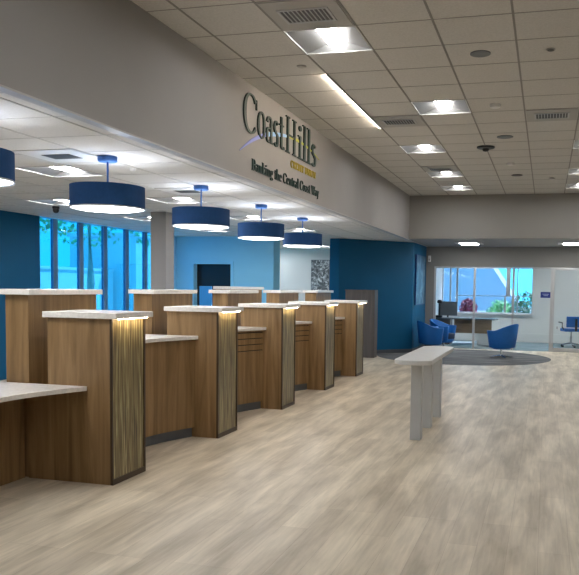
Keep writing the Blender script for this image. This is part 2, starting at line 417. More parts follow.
b = BM(); box(b, -4.16, XB, .02, .93, 0, 1.455); obj('body', b, M['wood'], tow)
obj('top', box(BM(), -4.2, XB+.04, -.02, .97, 1.456, 1.50), M['quartz'], tow, bevel=.003, label='pale stone top slab')
for i in range(0, 6):
    y = P0+PER*(i-1)
    if i == 1: r, t = div, tow; r.location.y = y; t.location.y = y
    elif i == 0: continue
    else: r = dup(div, (0, y, 0)); t = dup(tow, (0, y, 0))
    r['label'] = full[i]
    t['label'] = {1: 'nearest tall oak privacy tower with pale stone top, at the left edge',
                  2: 'second tall oak privacy tower, in front of the grey column',
                  3: 'third tall oak privacy tower, behind the blue panel',
                  4: 'fourth tall oak privacy tower with pale top, below the third and fourth lamps',
                  5: 'farthest tall oak privacy tower, below the grey wall picture'}[i]
for i in range(1, 6):       # worktop i lies in front of divider i (towards the camera)
    y1 = P0+PER*(i-1)-.002; y0 = y1-PER+.47+.004
    z = .76 if i == 1 else 1.04
    fr = arc_front(y0, y1, -3.41, .20)
    pts = fr+[(-4.48, y1), (-4.48, y1-.93), (-4.165, y1-.93), (-4.165, y0+.49), (XB+.003, y0+.49), (XB+.003, y0)]
    pts = fr+[(-4.48, y1), (-4.48, y0+.49), (XB+.003, y0+.49), (XB+.003, y0)] if i > 1 else fr+[(-4.48, y1), (-4.48, y0)]
    o = obj('worktop', prism(BM(), pts, z-.036, z), M['quartz'], bevel=.003)
    tag(o, {1: 'low curved pale stone worktop in the nearest teller bay, at the left edge',
            2: 'pale stone worktop between the first and second oak dividers',
            3: 'pale stone worktop between the second and third oak dividers',
            4: 'pale stone worktop between the third and fourth oak dividers',
            5: 'small-looking pale stone worktop before the farthest oak divider'}[i], 'worktop', 'curved stone worktops of the teller bays')
    fp = thing('front_panel', {1: 'flat dark recessed oak panel under the low worktop in the nearest bay',
            2: 'curved oak front panel between the first and second dividers',
            3: 'curved grooved oak front panel between the second and third dividers',
            4: 'curved grooved oak front panel between the third and fourth dividers',
            5: 'curved grooved oak front panel before the farthest divider'}[i], 'counter front', (0, y0, 0), 0, 'oak fronts under the worktops')
    L = y1-y0
    if i == 1:
        obj('panel', box(BM(), -4.05, -3.98, 0, L, 0, z-.038), M['wood'], fp)
    else:
        fa = [(x, yy-y0) for x, yy in arc_front(y0, y1, -3.45, .20)]
        def band(off, th, z0, z1, mi=0, bm=None):
            bm = bm or BM()
            return prism(bm, [(x-off, yy) for x, yy in fa]+[(x-off-th, yy) for x, yy in fa[::-1]], z0, z1, mi)
        bb = BM(); band(0, .03, .10, .745, 0, bb)
        zz = .745
        if i == 2: band(0, .03, .745, 1.003, 0, bb)
        else:
            for k in range(3):
                band(.012, .018, zz, zz+.012, 1, bb); band(0, .03, zz+.012, zz+.075, 0, bb); zz += .075
            band(.012, .018, zz, zz+.012, 1, bb); band(0, .03, zz+.012, 1.003, 0, bb)
        obj('panel', bb, [M['wood'], M['groove']], fp)
        obj('kickplate', band(.03, .02, 0, .0995), M['kick'], fp)
        obj('side_return', box(BM(), XB+.004, -3.72, .01, .05, 0, 1.003), M['wood'], fp)

# dark cabinet at the end of the line
cb = thing('storage_cabinet', 'dark grey-brown tall cabinet at the far end of the teller line, before the blue wall', 'cabinet', (-4.36, 15.95, 0))
obj('body', box(BM(), 0, .66, 0, .30, 0, 1.49), M['cabinet'], cb)
obj('top', box(BM(), -.01, .675, -.015, .31, 1.4905, 1.515), M['cabinet'], cb, bevel=.003)
obj('side_panel', box(BM(), .6605, .675, 0, .30, 0, 1.49), M['cabinet'], cb)

# back counters behind the tellers
bc = thing('back_counter', 'oak back counter with pale top behind the blue panel', 'counter', (-5.0, 10.6, 0))
obj('body', box(BM(), 0, .25, 0, 1.3, 0, 1.50), M['wood'], bc)
obj('top', box(BM(), -.03, .28, -.03, 1.33, 1.5005, 1.545), M['quartz'], bc, bevel=.003)
bp = thing('blue_partition', 'bright blue freestanding panel before the dark doorway', 'partition', (-4.97, 9.98, 0))
obj('panel', box(BM(), 0, .19, 0, .04, .03, 1.545), M['panelblue'], bp, bevel=.003)
obj('foot', box(BM(), -.01, .20, -.08, .12, 0, .0295), M['alu'], bp)
# monitors behind the counter
def monitor(x, y, z, rz, label):
    t = thing('computer_monitor', label, 'monitor', (x, y, z), rz, 'monitors behind the teller line')
    obj('screen', box(BM(), -.25, .25, -.015, .015, .12, .44), M['black'], t, bevel=.004)
    obj('stand', tube(BM(), [(0, .03, .008), (0, .03, .25)], .018), M['black'], t)
    obj('base', lathe(BM(), [(0, 0), (.11, 0), (.11, .008), (0, .008)], 0, .03, 24), M['black'], t)
    return t
monitor(-4.32, 12.28, 1.041, math.radians(100), 'black monitor seen edge-on between the two farthest towers')

# ------------------------------------------------------------------ ceiling fixtures
def troffer(lens, nm):
    t = thing('ceiling_light', nm, 'ceiling light')
    b = BM(); s = .295
    # pan: sloping sides up to the lens
    for (x0, y0, x1, y1) in ((-s, -s, s, -s), (s, -s, s, s), (s, s, -s, s), (-s, s, -s, -s)):
        k = .36
        sc = lambda x, y: (x*.32, y*.86)
        a = [(x0, y0, .002), (x1, y1, .002), (*sc(x1, y1), .06), (*sc(x0, y0), .06)]
        b.faces.new([b.verts.new(p) for p in a])
    box(b, -s, s, -s, s, .075, .085)
    obj('housing', b, M['troffer_refl'], t)
    f = BM(); e = .305
    box(f, -e, e, -e, -s, -.003, .003); box(f, -e, e, s, e, -.003, .003); box(f, -e, -s, -s, s, -.003, .003); box(f, s, e, -s, s, -.003, .003)
    obj('frame', f, M['white'], t)
    lb = BM(); w, l = .08, .24
    prof = [(w*math.cos(PI*k/8), -.0-.03*math.sin(PI*k/8)+.056) for k in range(9)]
    r0 = [lb.verts.new((x, -l, z)) for x, z in prof]; r1 = [lb.verts.new((x, l, z)) for x, z in prof]
    for k in range(8): lb.faces.new((r0[k], r0[k+1], r1[k+1], r1[k]))
    lb.faces.new(r0); lb.faces.new(r1)
    obj('lens', lb, lens, t, label='glowing white lens')
    return t
ty = lambda j: GY0+(j+.5)*T
tx = lambda i: GX0+(i+.5)*T
LL = {(-2, 0): 'nearest large lit square ceiling light, beside the air vent at the top',
      (-1, 4): 'lit square ceiling light above the middle of the lobby, second nearest',
      (-2, 8): 'lit square ceiling light, third from the front in the lobby',
      (-2, 12): 'lit square ceiling light, next to last before the back bulkhead',
      (-2, 15): 'lit square ceiling light nearest the back bulkhead, left row',
      (2, 8): 'lit ceiling light cut by the right photo edge, nearest of three',
      (2, 12): 'lit ceiling light cut by the right photo edge, middle of three',
      (2, 15): 'lit ceiling light cut by the right photo edge, farthest of three'}
pl = troffer(M['lens'], 'x')
first = True
for (i, j) in LT:
    o = pl if first else dup(pl, (0, 0, 0)); first = False
    o.location = (tx(i), ty(j), CZ)
    o['label'] = LL.get((i, j), 'square ceiling light in the lobby outside the photo'); o['group'] = 'lobby ceiling lights'
pl2 = troffer(M['lens_low'], 'x'); first = True
LL2 = {(-1, 0): 'bright square light in the low ceiling left of the nearest whole lamp',
       (-1, 4): 'bright square light in the low ceiling between first and second whole lamps',
       (-1, 8): 'bright square light in the low ceiling behind the third lamp',
       (-1, 12): 'bright square light in the low ceiling behind the fourth lamp',
       (-4, 4): 'bright square light above the dark blue wall at left',
       (-4, 8): 'bright square light in front of the tall blue windows',
       (-4, 12): 'bright square light in the low ceiling near the blue-lit far wall',
       (-3, 21): 'added farthest low-ceiling light, brightening the light wall with the grey picture',
       (-3, 17): 'bright low-ceiling light beyond the far wall end, right of the fourth lamp'}
for (i, j) in LOWT:
    o = pl2 if first else dup(pl2, (0, 0, 0)); first = False
    o.location = (LGX+(i+.5)*T, LY0+(j+.5)*T, LZ)
    o['label'] = LL2.get((i, j), 'square light in the low ceiling that the photo does not show'); o['group'] = 'low ceiling lights'
# alcove and office surface lights
def flat_light(x, y, label, z=LZ):
    t = thing('ceiling_light', label, 'ceiling light', (x, y, z), 0, 'flat lights over the alcove and office')
    obj('frame', box(BM(), -.32, .32, -.32, .32, -.012, -.001), M['white'], t)
    obj('lens', box(BM(), -.20, .20, -.27, .27, -.022, -.0125), M['lens'], t)
flat_light(-1.85, 18.1, 'flat lit ceiling light above the glass office, left of two')
flat_light(.55, 18.1, 'flat lit ceiling light above the glass office, right of two, at photo edge')
flat_light(3.0, 18.1, 'flat alcove ceiling light outside the photo on the right')
flat_light(-1.6, 21.2, 'flat ceiling light inside the glass office, over the desk')
flat_light(1.3, 21.2, 'flat ceiling light inside the room behind the glass door')
# wall washer slot by the sign
t = thing('slot_light', 'long thin warm slot light in the ceiling beside the wall sign', 'slot light', (GX0-2*T+.0, GY0+2*T, CZ))
obj('housing', box(BM(), -.004, .012, 0, 4*T, -.018, .006), M['white_dim'], t)
obj('lens', box(BM(), -.009, -.0045, .02, 4*T-.02, -.016, -.0035), M['slot'], t)

# vents
def vent(i, j, label, ox=0.):
    t = thing('air_vent', label, 'air vent', (tx(i), ty(j), CZ), 0, 'lobby ceiling vents')
    f = BM(); s = .29
    box(f, -s, s, -s, s, -.004, .003); obj('face_plate', f, M['white_dim'], t)
    f = BM(); a, c = .20, .14
    box(f, -a, a, -c, -c+.02, -.012, -.0045); box(f, -a, a, c-.02, c, -.012, -.0045); box(f, -a, -a+.02, -c+.02, c-.02, -.012, -.0045); box(f, a-.02, a, -c+.02, c-.02, -.012, -.0045)
    obj('frame', f, M['alu'], t)
    obj('backing', box(BM(), -a+.02, a-.02, -c+.02, c-.02, -.0065, -.0045), M['black'], t)
    for k in range(10):
        x = -a+.045+k*.034
        obj('slat', box(BM(), x, x+.008, -c+.021, c-.021, -.012, -.007), M['alu'], t)
vent(-2, -1, 'ceiling air vent at the top, in front of the nearest light')
vent(-2, 5, 'ceiling air vent left of centre, past the warm slot light')
vent(-2, 11, 'small-looking ceiling air vent in the far lobby, left side')
vent(1, 5, 'ceiling air vent at the right photo edge')
def vent_low(x, y, label):
    t = thing('air_vent', label, 'air vent', (x, y, LZ), 0, 'low ceiling vents')
    obj('face_plate', box(BM(), -.29, .29, -.29, .29, -.004, .003), M['white'], t)
    obj('grille', box(BM(), -.14, .14, -.1, .1, -.008, -.0045), M['darkmetal'], t)
vent_low(LGX+.5*T, LY0-.8*T, 'air vent in the low ceiling above the left lights')
vent_low(LGX+.5*T, LY0+3.1*T, 'air vent in the low ceiling left of the second whole lamp')

def disc(name, label, cat, x, y, z, r, h, mat, mat2=None, group=None):
    t = thing(name, label, cat, (x, y, z), 0, group)
    obj('rim', lathe(BM(), [(0, .007), (r, .007), (r, -h*.6), (r*.9, -h), (0, -h)], n=28), mat, t, smooth=False)
    obj('face', lathe(BM(), [(0, -h-.0005), (r*.78, -h-.0005), (r*.7, -h-.003), (0, -h-.003)], n=28), mat2 or mat, t)
    return t
disc('ceiling_speaker', 'round grey ceiling speaker above the centre of the lobby', 'speaker', -.63, 6.68, CZ, .09, .006, M['grey_screen'], M['grey_screen'])
disc('sprinkler_cover', 'small round ceiling cover right of the grey speaker', 'sprinkler', -.03, 6.68, CZ, .038, .008, M['white_dim'], M['darkmetal'])
disc('sprinkler_cover', 'small round ceiling cover near the slot light by the sign', 'sprinkler', -2.3, 6.72, CZ, .045, .006, M['white_dim'], M['white_dim'])
disc('smoke_detector', 'white smoke detector nearest the lobby centre', 'smoke detector', -.62, 8.5, CZ, .06, .035, M['white'])
disc('ceiling_speaker', 'dark oval-looking ceiling fitting past the white smoke detector', 'speaker', -.61, 10.3, CZ, .11, .006, M['grey_screen'])
t = disc('security_camera', 'dark flat ceiling dome left of the oval fitting', 'camera', -.92, 10.97, CZ, .13, .02, M['black'])
obj('dome', lathe(BM(), [(.05, -.024), (.05, -.04), (.035, -.06), (0, -.068)], n=20), M['black'], t)
disc('smoke_detector', 'small white detector in the middle distance of the ceiling', 'smoke detector', -.63, 12.4, CZ, .06, .03, M['white'])
disc('ceiling_speaker', 'small dark ceiling disc near the back bulkhead', 'speaker', -.58, 13.7, CZ, .10, .008, M['darkmetal'])
disc('smoke_detector', 'small white detector near the back bulkhead, right of the disc', 'smoke detector', .03, 14.1, CZ, .05, .03, M['white'])
disc('sprinkler_cover', 'small white sprinkler in the low ceiling between the first two whole lamps', 'sprinkler', -3.95, 6.5, LZ, .03, .02, M['white'])
t = thing('security_camera', 'small black camera in the low ceiling beside the grey column', 'camera', (-6.2, 11.3, LZ))
obj('mount', lathe(BM(), [(0, .007), (.05, .007), (.05, -.03), (0, -.03)], n=20), M['black'], t)
obj('lens', lathe(BM(), [(.04, -.031), (.045, -.06), (.03, -.09), (0, -.1)], n=20), M['black'], t)
t = thing('security_camera', 'small black camera on the low ceiling beside the light above the dark blue wall', 'camera', (-7.05, 9.5, LZ))
obj('mount', lathe(BM(), [(0, .007), (.05, .007), (.05, -.03), (0, -.03)], n=20), M['black'], t)
obj('lens', lathe(BM(), [(.04, -.031), (.045, -.06), (.03, -.09), (0, -.1)], n=20), M['black'], t)

# ------------------------------------------------------------------ pendants
pd = thing('pendant_lamp', 'x', 'pendant lamp', (-3.83, 5.87, LZ), 0, 'blue drum pendant lamps over the tellers')
R_ = .322
obj('canopy', lathe(BM(), [(0, 0), (.085, 0), (.085, -.035), (.075, -.045), (0, -.045)], n=32), M['lamp_rod'], pd)
obj('rod', lathe(BM(), [(0, -.046), (.009, -.046), (.009, -.262), (0, -.262)], n=12), M['lamp_rod'], pd)
sh = obj('lamp_shade', lathe(BM(), [(R_, -.262), (R_, -.458), (R_-.006, -.458), (R_-.006, -.262)], n=64, close=True), M['lamp_blue'], pd, smooth=False)
obj('top_frame', tube(BM(), [(-R_+.006, 0, -.2675), (R_-.006, 0, -.2675)], .005), M['white'], pd)
obj('halo_blocker', lathe(BM(), [(0, -.441), (R_-.008, -.441), (R_-.008, -.444), (0, -.444)], n=64), M['white'], pd)  # unseen plate added to stop the diffuser's glow reaching the ceiling
obj('diffuser', lathe(BM(), [(0, -.445), (R_-.01, -.445), (R_-.012, -.456), (.25, -.470), (0, -.478)], n=64), M['pend_lens'], pd, label='glowing white diffuser')
rim = obj('rim', lathe(BM(), [(R_+.001, -.450), (R_+.004, -.455), (R_+.001, -.464), (R_-.006, -.4585)], n=64, close=True), M['alu'], pd)
lbls = ['blue drum pendant lamp cut off by the left photo edge', 'nearest whole blue drum pendant lamp',
        'second whole blue drum pendant lamp, beside the grey column', 'third whole blue drum pendant lamp, before the blue-lit far wall',
        'farthest blue drum pendant lamp, nearest the dark blue wall']
for k, (xx, yy) in enumerate(((-3.76, 4.10), (-3.82, 5.87), (-3.84, 7.75), (-3.87, 9.65), (-3.89, 11.5))):
    o = pd if k == 0 else dup(pd, (0, 0, 0)); o.location = (xx, yy, LZ); o['label'] = lbls[k]
    la = bpy.data.lights.new('uplight', 'POINT'); la.energy = 2.2; la.color = (.95, .97, 1); la.shadow_soft_size = .06
    lo = bpy.data.objects.new('uplight', la); COL.objects.link(lo); lo.parent = o; lo.location = (0, .1, -.39)

# ------------------------------------------------------------------ standing table
tb = thing('writing_table', 'narrow white standing table with rounded ends on three legs in the lobby', 'table', (-1.26, 8.0, 0))
def rrect(x0, x1, y0, y1, r, n=8):
    p = []
    for cx, cy, a in ((x1-r, y0+r, -PI/2), (x1-r, y1-r, 0), (x0+r, y1-r, PI/2), (x0+r, y0+r, PI)):
        for k in range(n+1): p.append((cx+r*math.cos(a+PI/2*k/n), cy+r*math.sin(a+PI/2*k/n)))
    return p
TZ = .85
obj('tabletop', prism(BM(), rrect(-.19, .19, -.92, 1.08, .14), TZ-.045, TZ), M['table'], tb, bevel=.006)
for yy in (-.60, .10, .82):
    obj('leg', box(BM(), -.055, .055, yy, yy+.13, 0, TZ-.0455), M['table_leg'], tb, bevel=.004)

# ------------------------------------------------------------------ chairs
def club_chair(name_loc, rz, label):
    t = thing('lounge_chair', label, 'chair', name_loc, rz, 'blue lounge chairs on the round carpet')
    # shell: open towards +x, wraps round the back
    n = 30; b = BM(); rings = []
    for k in range(n+1):
        a = math.radians(52+256*k/n); c = max(0., -math.cos(a))
        h = .62+.16*c; flare = .065
        ro = .31; th = .055
        ca, sa = math.cos(a), math.sin(a)*1.08
        pr = [(ro, .24), (ro+flare*.5, .45), (ro+flare, h), (ro+flare-th*.5, h+.012), (ro+flare-th, h), (ro+flare*.5-th, .45), (ro-th, .24)]
        rings.append([b.verts.new((r*ca, r*sa, z)) for r, z in pr])
    for A, B in zip(rings, rings[1:]):
        m = len(A)
        for q in range(m): b.faces.new((A[q], A[(q+1)%m], B[(q+1)%m], B[q]))
    b.faces.new(rings[0]); b.faces.new(rings[-1][::-1])
    obj('backrest', b, M['upholstery'], t, smooth=True)
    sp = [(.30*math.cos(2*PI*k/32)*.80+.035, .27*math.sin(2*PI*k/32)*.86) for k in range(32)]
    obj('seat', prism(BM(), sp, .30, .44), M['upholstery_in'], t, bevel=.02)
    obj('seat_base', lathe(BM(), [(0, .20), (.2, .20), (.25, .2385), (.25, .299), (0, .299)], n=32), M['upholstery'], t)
    obj('pedestal', lathe(BM(), [(0, .03), (.03, .03), (.024, .06), (.024, .199), (0, .199)], n=16), M['chrome'], t)
    for k in range(4):
        a = PI/4+k*PI/2
        obj('leg', tube(BM(), [(.02*math.cos(a), .02*math.sin(a), .045), (.27*math.cos(a), .27*math.sin(a), .014)], [.018, .012], 8), M['chrome'], t)
    return t
lc = club_chair((-.97, 17.3, 0.006), math.radians(160), 'blue lounge chair on its own at the right, its back to the camera')
dup(lc, (-2.66, 17.75, .006), math.radians(20), 'blue lounge chair at left, nearest the dark blue wall')
dup(lc, (-2.50, 18.75, .006), math.radians(-10), 'blue lounge chair at left, behind the other, before the office glass')

# task chairs behind the glass door
def task_chair(loc, rz, label, group=None):
    t = thing('office_chair', label, 'chair', loc, rz, group)
    obj('seat', prism(BM(), rrect(-.25, .25, -.24, .24, .08), .44, .52), M['upholstery'], t, bevel=.015)
    b = BM(); n = 10; pr = []
    for k in range(n+1):
        u = -.24+.48*k/n; pr.append((u, .22+.05*(1-(u/.24)**2)))
    prism(b, pr+[(x, y+.05) for x, y in pr[::-1]], .56, .86)
    obj('backrest', b, M['upholstery'], t, bevel=.015)
    obj('back_bar', box(BM(), -.03, .03,   .33, .35, .46, .80), M['black'], t)
    for s in (-1, 1):
        obj('armrest', tube(BM(), [(s*.26, .12, .50), (s*.31, .12, .56), (s*.31, .12, .68), (s*.31, -.14, .69)], .017, 8), M['black'], t)
    obj('column', lathe(BM(), [(0, .09), (.03, .09), (.03, .3), (.02, .3), (.02, .439), (0, .439)], n=14), M['chrome'], t)
    for k in range(5):
        a = 2*PI*k/5+.3; c_, s_ = math.cos(a), math.sin(a)
        l = obj('leg', tube(BM(), [(.03*c_, .03*s_, .11), (.28*c_, .28*s_, .075)], [.022, .014], 8), M['chrome'], t)
        obj('caster', tube(BM(), [(.28*c_-.02*s_, .28*s_+.02*c_, .03), (.28*c_+.02*s_, .28*s_-.02*c_, .03)], .03, 14), M['black'], l)
    return t
tc = task_chair((.70, 21.3, .008), math.radians(200), 'blue office chair with chrome star base behind the glass door', 'office chairs behind the glass')
dup(tc, (1.5, 21.5, .008), math.radians(160), 'second blue office chair right of the first, cut off by the photo edge')

# ------------------------------------------------------------------ office desk
dk = thing('office_desk', 'long desk with grey top and oak modesty panel behind the glass', 'desk', (-3.05, 20.6, .008))
obj('desktop', prism(BM(), [(0, 0), (1.7, .1), (1.78, .35), (1.75, .75), (0, .75)], .715, .745), M['kick'], dk)
obj('modesty_panel', box(BM(), .55, 1.6, .22, .245, .33, .7145), M['wood_top'], dk)
obj('pedestal', box(BM(), 0, .45, .1, .7, 0, .7145), M['cabinet'], dk)
obj('pedestal', box(BM(), 1.2, 1.65, .25, .7, 0, .3295), M['wall_light'], dk)
t = thing('office_monitor', 'grey rectangular monitor standing on the office desk', 'monitor', (-2.72, 21.1, .753))
obj('screen', box(BM(), -.27, .27, -.012, .012, .06, .46), M['grey_screen'], t, bevel=.003)
obj('stand', box(BM(), -.02, .02, .013, .05, .004, .30), M['black'], t); obj('base', box(BM(), -.12, .12, -.08, .1, 0, .0038), M['black'], t)
t = thing('desk_telephone', 'black telephone and headset holder at the left end of the office desk', 'telephone', (-2.93, 20.85, .753))
obj('body', box(BM(), -.09, .09, -.1, .1, 0, .07), M['black'], t, bevel=.02)
obj('post', tube(BM(), [(0, .05, .07), (0, .05, .40)], .02), M['black'], t)
obj('cradle', lathe(BM(), [(0, .40), (.06, .41), (.08, .45), (.05, .5), (0, .51)], 0, .05, 16), M['black'], t)
tag(obj('paper_stack', box(BM(), -2.35, -2.05, 20.8, 21.05, .754, .77), M['white']), 'white papers lying on the office desk', 'paper')
# plate on glass
t = thing('name_plate', 'small dark blue room sign on the office glass', 'sign', (-.02, 19.53, 1.455))
obj('plate', box(BM(), -.125, .125, -.006, 0, -.075, .075), M['navy'], t)
for k, (a, c) in enumerate(((-.08, .08), (-.05, .06))):
    obj('text_line', box(BM(), a, c, -.008, -.0062, .012-k*.035, .024-k*.035), M['platetext'], t)
t = thing('wall_outlet', 'white outlet plate on the office back wall', 'outlet', (.34, OZ-.001, .47))
obj('plate', box(BM(), -.05, .05, -.008, 0, -.07, .07), M['white'], t); obj('socket', box(BM(), -.02, .02, -.011, -.0082, -.04, .04), M['white_dim'], t)
t = thing('alarm_strobe', 'white wall device on the grey pier beside the blue wall', 'alarm', (-3.03, 19.5, 2.36))
obj('body', box(BM(), -.035, .035, -.05, .003, -.08, .08), M['white'], t, bevel=.006); obj('lens', box(BM(), -.02, .02, -.06, -.051, -.05, .0), M['white_dim'], t)

# pictures
t = thing('framed_picture', 'grey mottled picture on the far light wall, under the farthest lamp', 'picture', (-6.46, 20.79, 1.75))
obj('print', box(BM(), -.27, .27, -.02, 0, -.75, .6), M['art_grey'], t); obj('frame', box(BM(), -.285, .285, -.018, .002, -.765, .615), M['grey_screen'], t)
ang = math.atan2(1.75, .03)
t = thing('framed_picture', 'tall dim blue picture on the end of the dark blue wall', 'picture', (-3.133, 18.6, 1.78), 0)
obj('print', box(BM(), -.0, .03, -.66, .66, -.6, .6), M['art_blue'], t); obj('frame', box(BM(), -.004, .024, -.68, .68, -.62, .62), M['navy'], t)

# ------------------------------------------------------------------ wall sign with stroke letters
sg = thing('wall_sign', 'raised wall sign with green lettering and a coloured swoosh on the bulkhead', 'sign', (XS, 7.0, LZ))
TH, TN = .135, .045     # thick and thin, in cap heights (horizontal)
def g_arc(cx, cy, rx, ry, a0, a1, wt=TH, wn=TN, n=22):
    out = []
    for k in range(n+1):
        a = math.radians(a0+(a1-a0)*k/n); w = wn+(wt-wn)*abs(math.cos(a))**1.5
        out.append((cx+(rx-w/2)*math.cos(a), cy+(ry-wn/2)*math.sin(a), w))
    return ('c', out)
def g_line(x0, y0, x1, y1, w): return ('l', [(x0, y0, w), (x1, y1, w)])
def g_bar(x0, x1, y, h=.035): return ('b', [x0, x1, y, h])
def stem(x, y0, y1, w=TH, top=True, bot=True, s=.09):
    o = [('b', [x-w/2, x+w/2, (y0+y1)/2, y1-y0])]
    if bot: o.append(g_bar(x-w/2-s, x+w/2+s, y0+.018))
    if top: o.append(g_bar(x-w/2-s, x+w/2+(s if top == 2 else 0), y1-.018))
    return o
X = .66
G = {
 'C': (.80, [g_arc(.44, .5, .40, .52, 42, 318), ('b', [.74, .785, .80, .26])]),
 'o': (.60, [g_arc(.30, X/2, .27, X/2+.01, 0, 360)]),
 'a': (.56, stem(.40, 0, .5, TH, False, False)+[g_arc(.27, .47, .215, .20, 0, 165, TH), g_arc(.22, .19, .19, .20, 60, 300, .14), g_bar(.4, .56, .02), g_line(.2, .37, .4, .40, .05)]),
 's': (.46, [g_arc(.23, .49, .18, .18, 35, 250, .13), g_arc(.23, .17, .19, .18, 215, 430, .13), g_line(.12, .43, .34, .24, .14)]),
 't': (.40, stem(.19, .05, .86, TH, False, False)+[g_bar(.02, .37, X-.02), g_arc(.30, .12, .19, .12, 180, 320, .1)]),
 'H': (.98, stem(.20, 0, 1, TH, 2)+stem(.76, 0, 1, TH, 2)+[g_bar(.2, .76, .5, .05)]),
 'i': (.36, stem(.18, 0, X)+[('d', [.18, .88, .105])]),
 'l': (.36, stem(.18, 0, 1.04)),
 'B': (.74, stem(.20, 0, 1, TH, True)+[g_arc(.34, .75, .30, .25, -90, 90), g_arc(.34, .26, .35, .27, -90, 90), g_bar(.2, .36, .98), g_bar(.2, .36, .51), g_bar(.2, .36, .02)]),
 'n': (.66, stem(.18, 0, X)+stem(.49, 0, .45, TH, False)+[g_arc(.355, .42, .22, .235, 0, 120, TH)]),
 'h': (.66, stem(.18, 0, 1.04)+stem(.49, 0, .45, TH, False)+[g_arc(.355, .42, .22, .235, 0, 120, TH)]),
 'k': (.66, stem(.18, 0, 1.04)+[g_line(.24, .26, .52, .64, .06), g_line(.30, .36, .54, .02, .15), g_bar(.42, .66, .018), g_bar(.4, .62, X-.018)]),
 'g': (.58, [g_arc(.27, .45, .22, .22, 0, 360, .14), g_arc(.28, -.14, .25, .15, 0, 360, .1), g_line(.14, .25, .14, .02, .1), g_line(.12, .04, .45, .0, .1), g_bar(.40, .58, .62, .06)]),
 'e': (.56, [g_arc(.28, X/2, .25, X/2+.01, 0, 310), g_bar(.06, .50, .36, .05)]),
 'r': (.48, stem(.18, 0, X)+[g_arc(.36, .42, .18, .24, 40, 130, .1), ('d', [.40, .57, .075])]),
 'y': (.60, [g_line(.14, .64, .33, .02, .15), g_line(.50, .64, .22, -.26, .06), g_bar(.02, .28, X-.018), g_bar(.38, .60, X-.018), ('d', [.17, -.24, .07])]),
 'W': (1.1, [g_line(.14, .98, .38, .0, .15), g_line(.38, .0, .56, .80, .05), g_line(.52, .98, .76, .0, .15), g_line(.76, .0, .98, .98, .05), g_bar(0, .28, .98), g_bar(.42, .66, .98), g_bar(.86, 1.1, .98)]),
 'R': (.78, stem(.20, 0, 1, TH, True)+[g_arc(.34, .75, .30, .25, -90, 90), g_bar(.2, .36, .98), g_bar(.2, .36, .51), g_line(.40, .48, .66, .02, .16), g_bar(.56, .78, .018)]),
 'E': (.70, stem(.20, 0, 1, TH, True)+[g_bar(.2, .64, .98), g_bar(.2, .54, .5), g_bar(.2, .66, .02), ('b', [.61, .65, .88, .2]), ('b', [.63, .67, .12, .22])]),
 'D': (.84, stem(.20, 0, 1, TH, True)+[g_arc(.36, .5, .44, .5, -90, 90), g_bar(.2, .38, .98), g_bar(.2, .38, .02)]),
 'I': (.40, stem(.20, 0, 1, TH, 2)),
 'T': (.74, stem(.37, 0, 1, TH, False)+[g_bar(.04, .70, .98), ('b', [.03, .07, .88, .22]), ('b', [.67, .71, .88, .22])]),
 'U': (.84, stem(.20, .3, 1, TH, 2, False)+stem(.68, .3, 1, .05, 2, False)+[g_arc(.41, .32, .295, .33, 180, 360, TH)]),
 'N': (.88, stem(.18, 0, 1, .05, True)+stem(.72, 0, 1, .05, 2, False)+[g_line(.18, .96, .70, .04, .17)]),
 'O': (.86, [g_arc(.43, .5, .40, .52, 0, 360)]),
}
def glyph(bm, ch, u0, v0, sx, sy, th):
    def tri(p):   # polygon in (u,v) extruded to +x
        a = [bm.verts.new((0, u, v)) for u, v in p]; c = [bm.verts.new((th, u, v)) for u, v in p]
        bm.faces.new(a); bm.faces.new(c)
        for i in range(len(p)): bm.faces.new((a[i], a[(i+1)%len(p)], c[(i+1)%len(p)], c[i]))
    Z = lambda x, y: (u0+x*sx, v0+y*sy)
    for kind, d_ in G[ch][1]:
        if kind == 'b':
            x0, x1, y, h = d_; tri([Z(x0, y-h/2), Z(x1, y-h/2), Z(x1, y+h/2), Z(x0, y+h/2)])
        elif kind == 'd':
            x, y, r = d_; tri([Z(x+r*math.cos(2*PI*k/12), y+.75*r*math.sin(2*PI*k/12)) for k in range(12)])
        elif kind == 'l':
            (x0, y0, w), (x1, y1, _) = d_; tri([Z(x0-w/2, y0), Z(x0+w/2, y0), Z(x1+w/2, y1), Z(x1-w/2, y1)])
        else:
            L, Rr = [], []
            for i in range(len(d_)):
                x, y, w = d_[i]; p, q = d_[max(i-1, 0)], d_[min(i+1, len(d_)-1)]
                if len(d_) > 2 and d_[0][:2] == d_[-1][:2] and i in (0, len(d_)-1): p, q = d_[-2], d_[1]
                dx, dy = q[0]-p[0], q[1]-p[1]; l = math.hypot(dx, dy) or 1
                L.append(Z(x-dy/l*w/2, y+dx/l*w/2)); Rr.append(Z(x+dy/l*w/2, y-dx/l*w/2))
            n = len(L)
            f0 = [bm.verts.new((0, *p)) for p in L]; f1 = [bm.verts.new((0, *p)) for p in Rr]
            b0 = [bm.verts.new((th, *p)) for p in L]; b1 = [bm.verts.new((th, *p)) for p in Rr]
            for i in range(n-1):
                bm.faces.new((b0[i], b0[i+1], b1[i+1], b1[i])); bm.faces.new((f0[i], f0[i+1], f1[i+1], f1[i]))
                bm.faces.new((f0[i], f0[i+1], b0[i+1], b0[i])); bm.faces.new((f1[i], f1[i+1], b1[i+1], b1[i]))
            bm.faces.new((f0[0], f1[0], b1[0], b0[0])); bm.faces.new((f0[-1], f1[-1], b1[-1], b0[-1]))
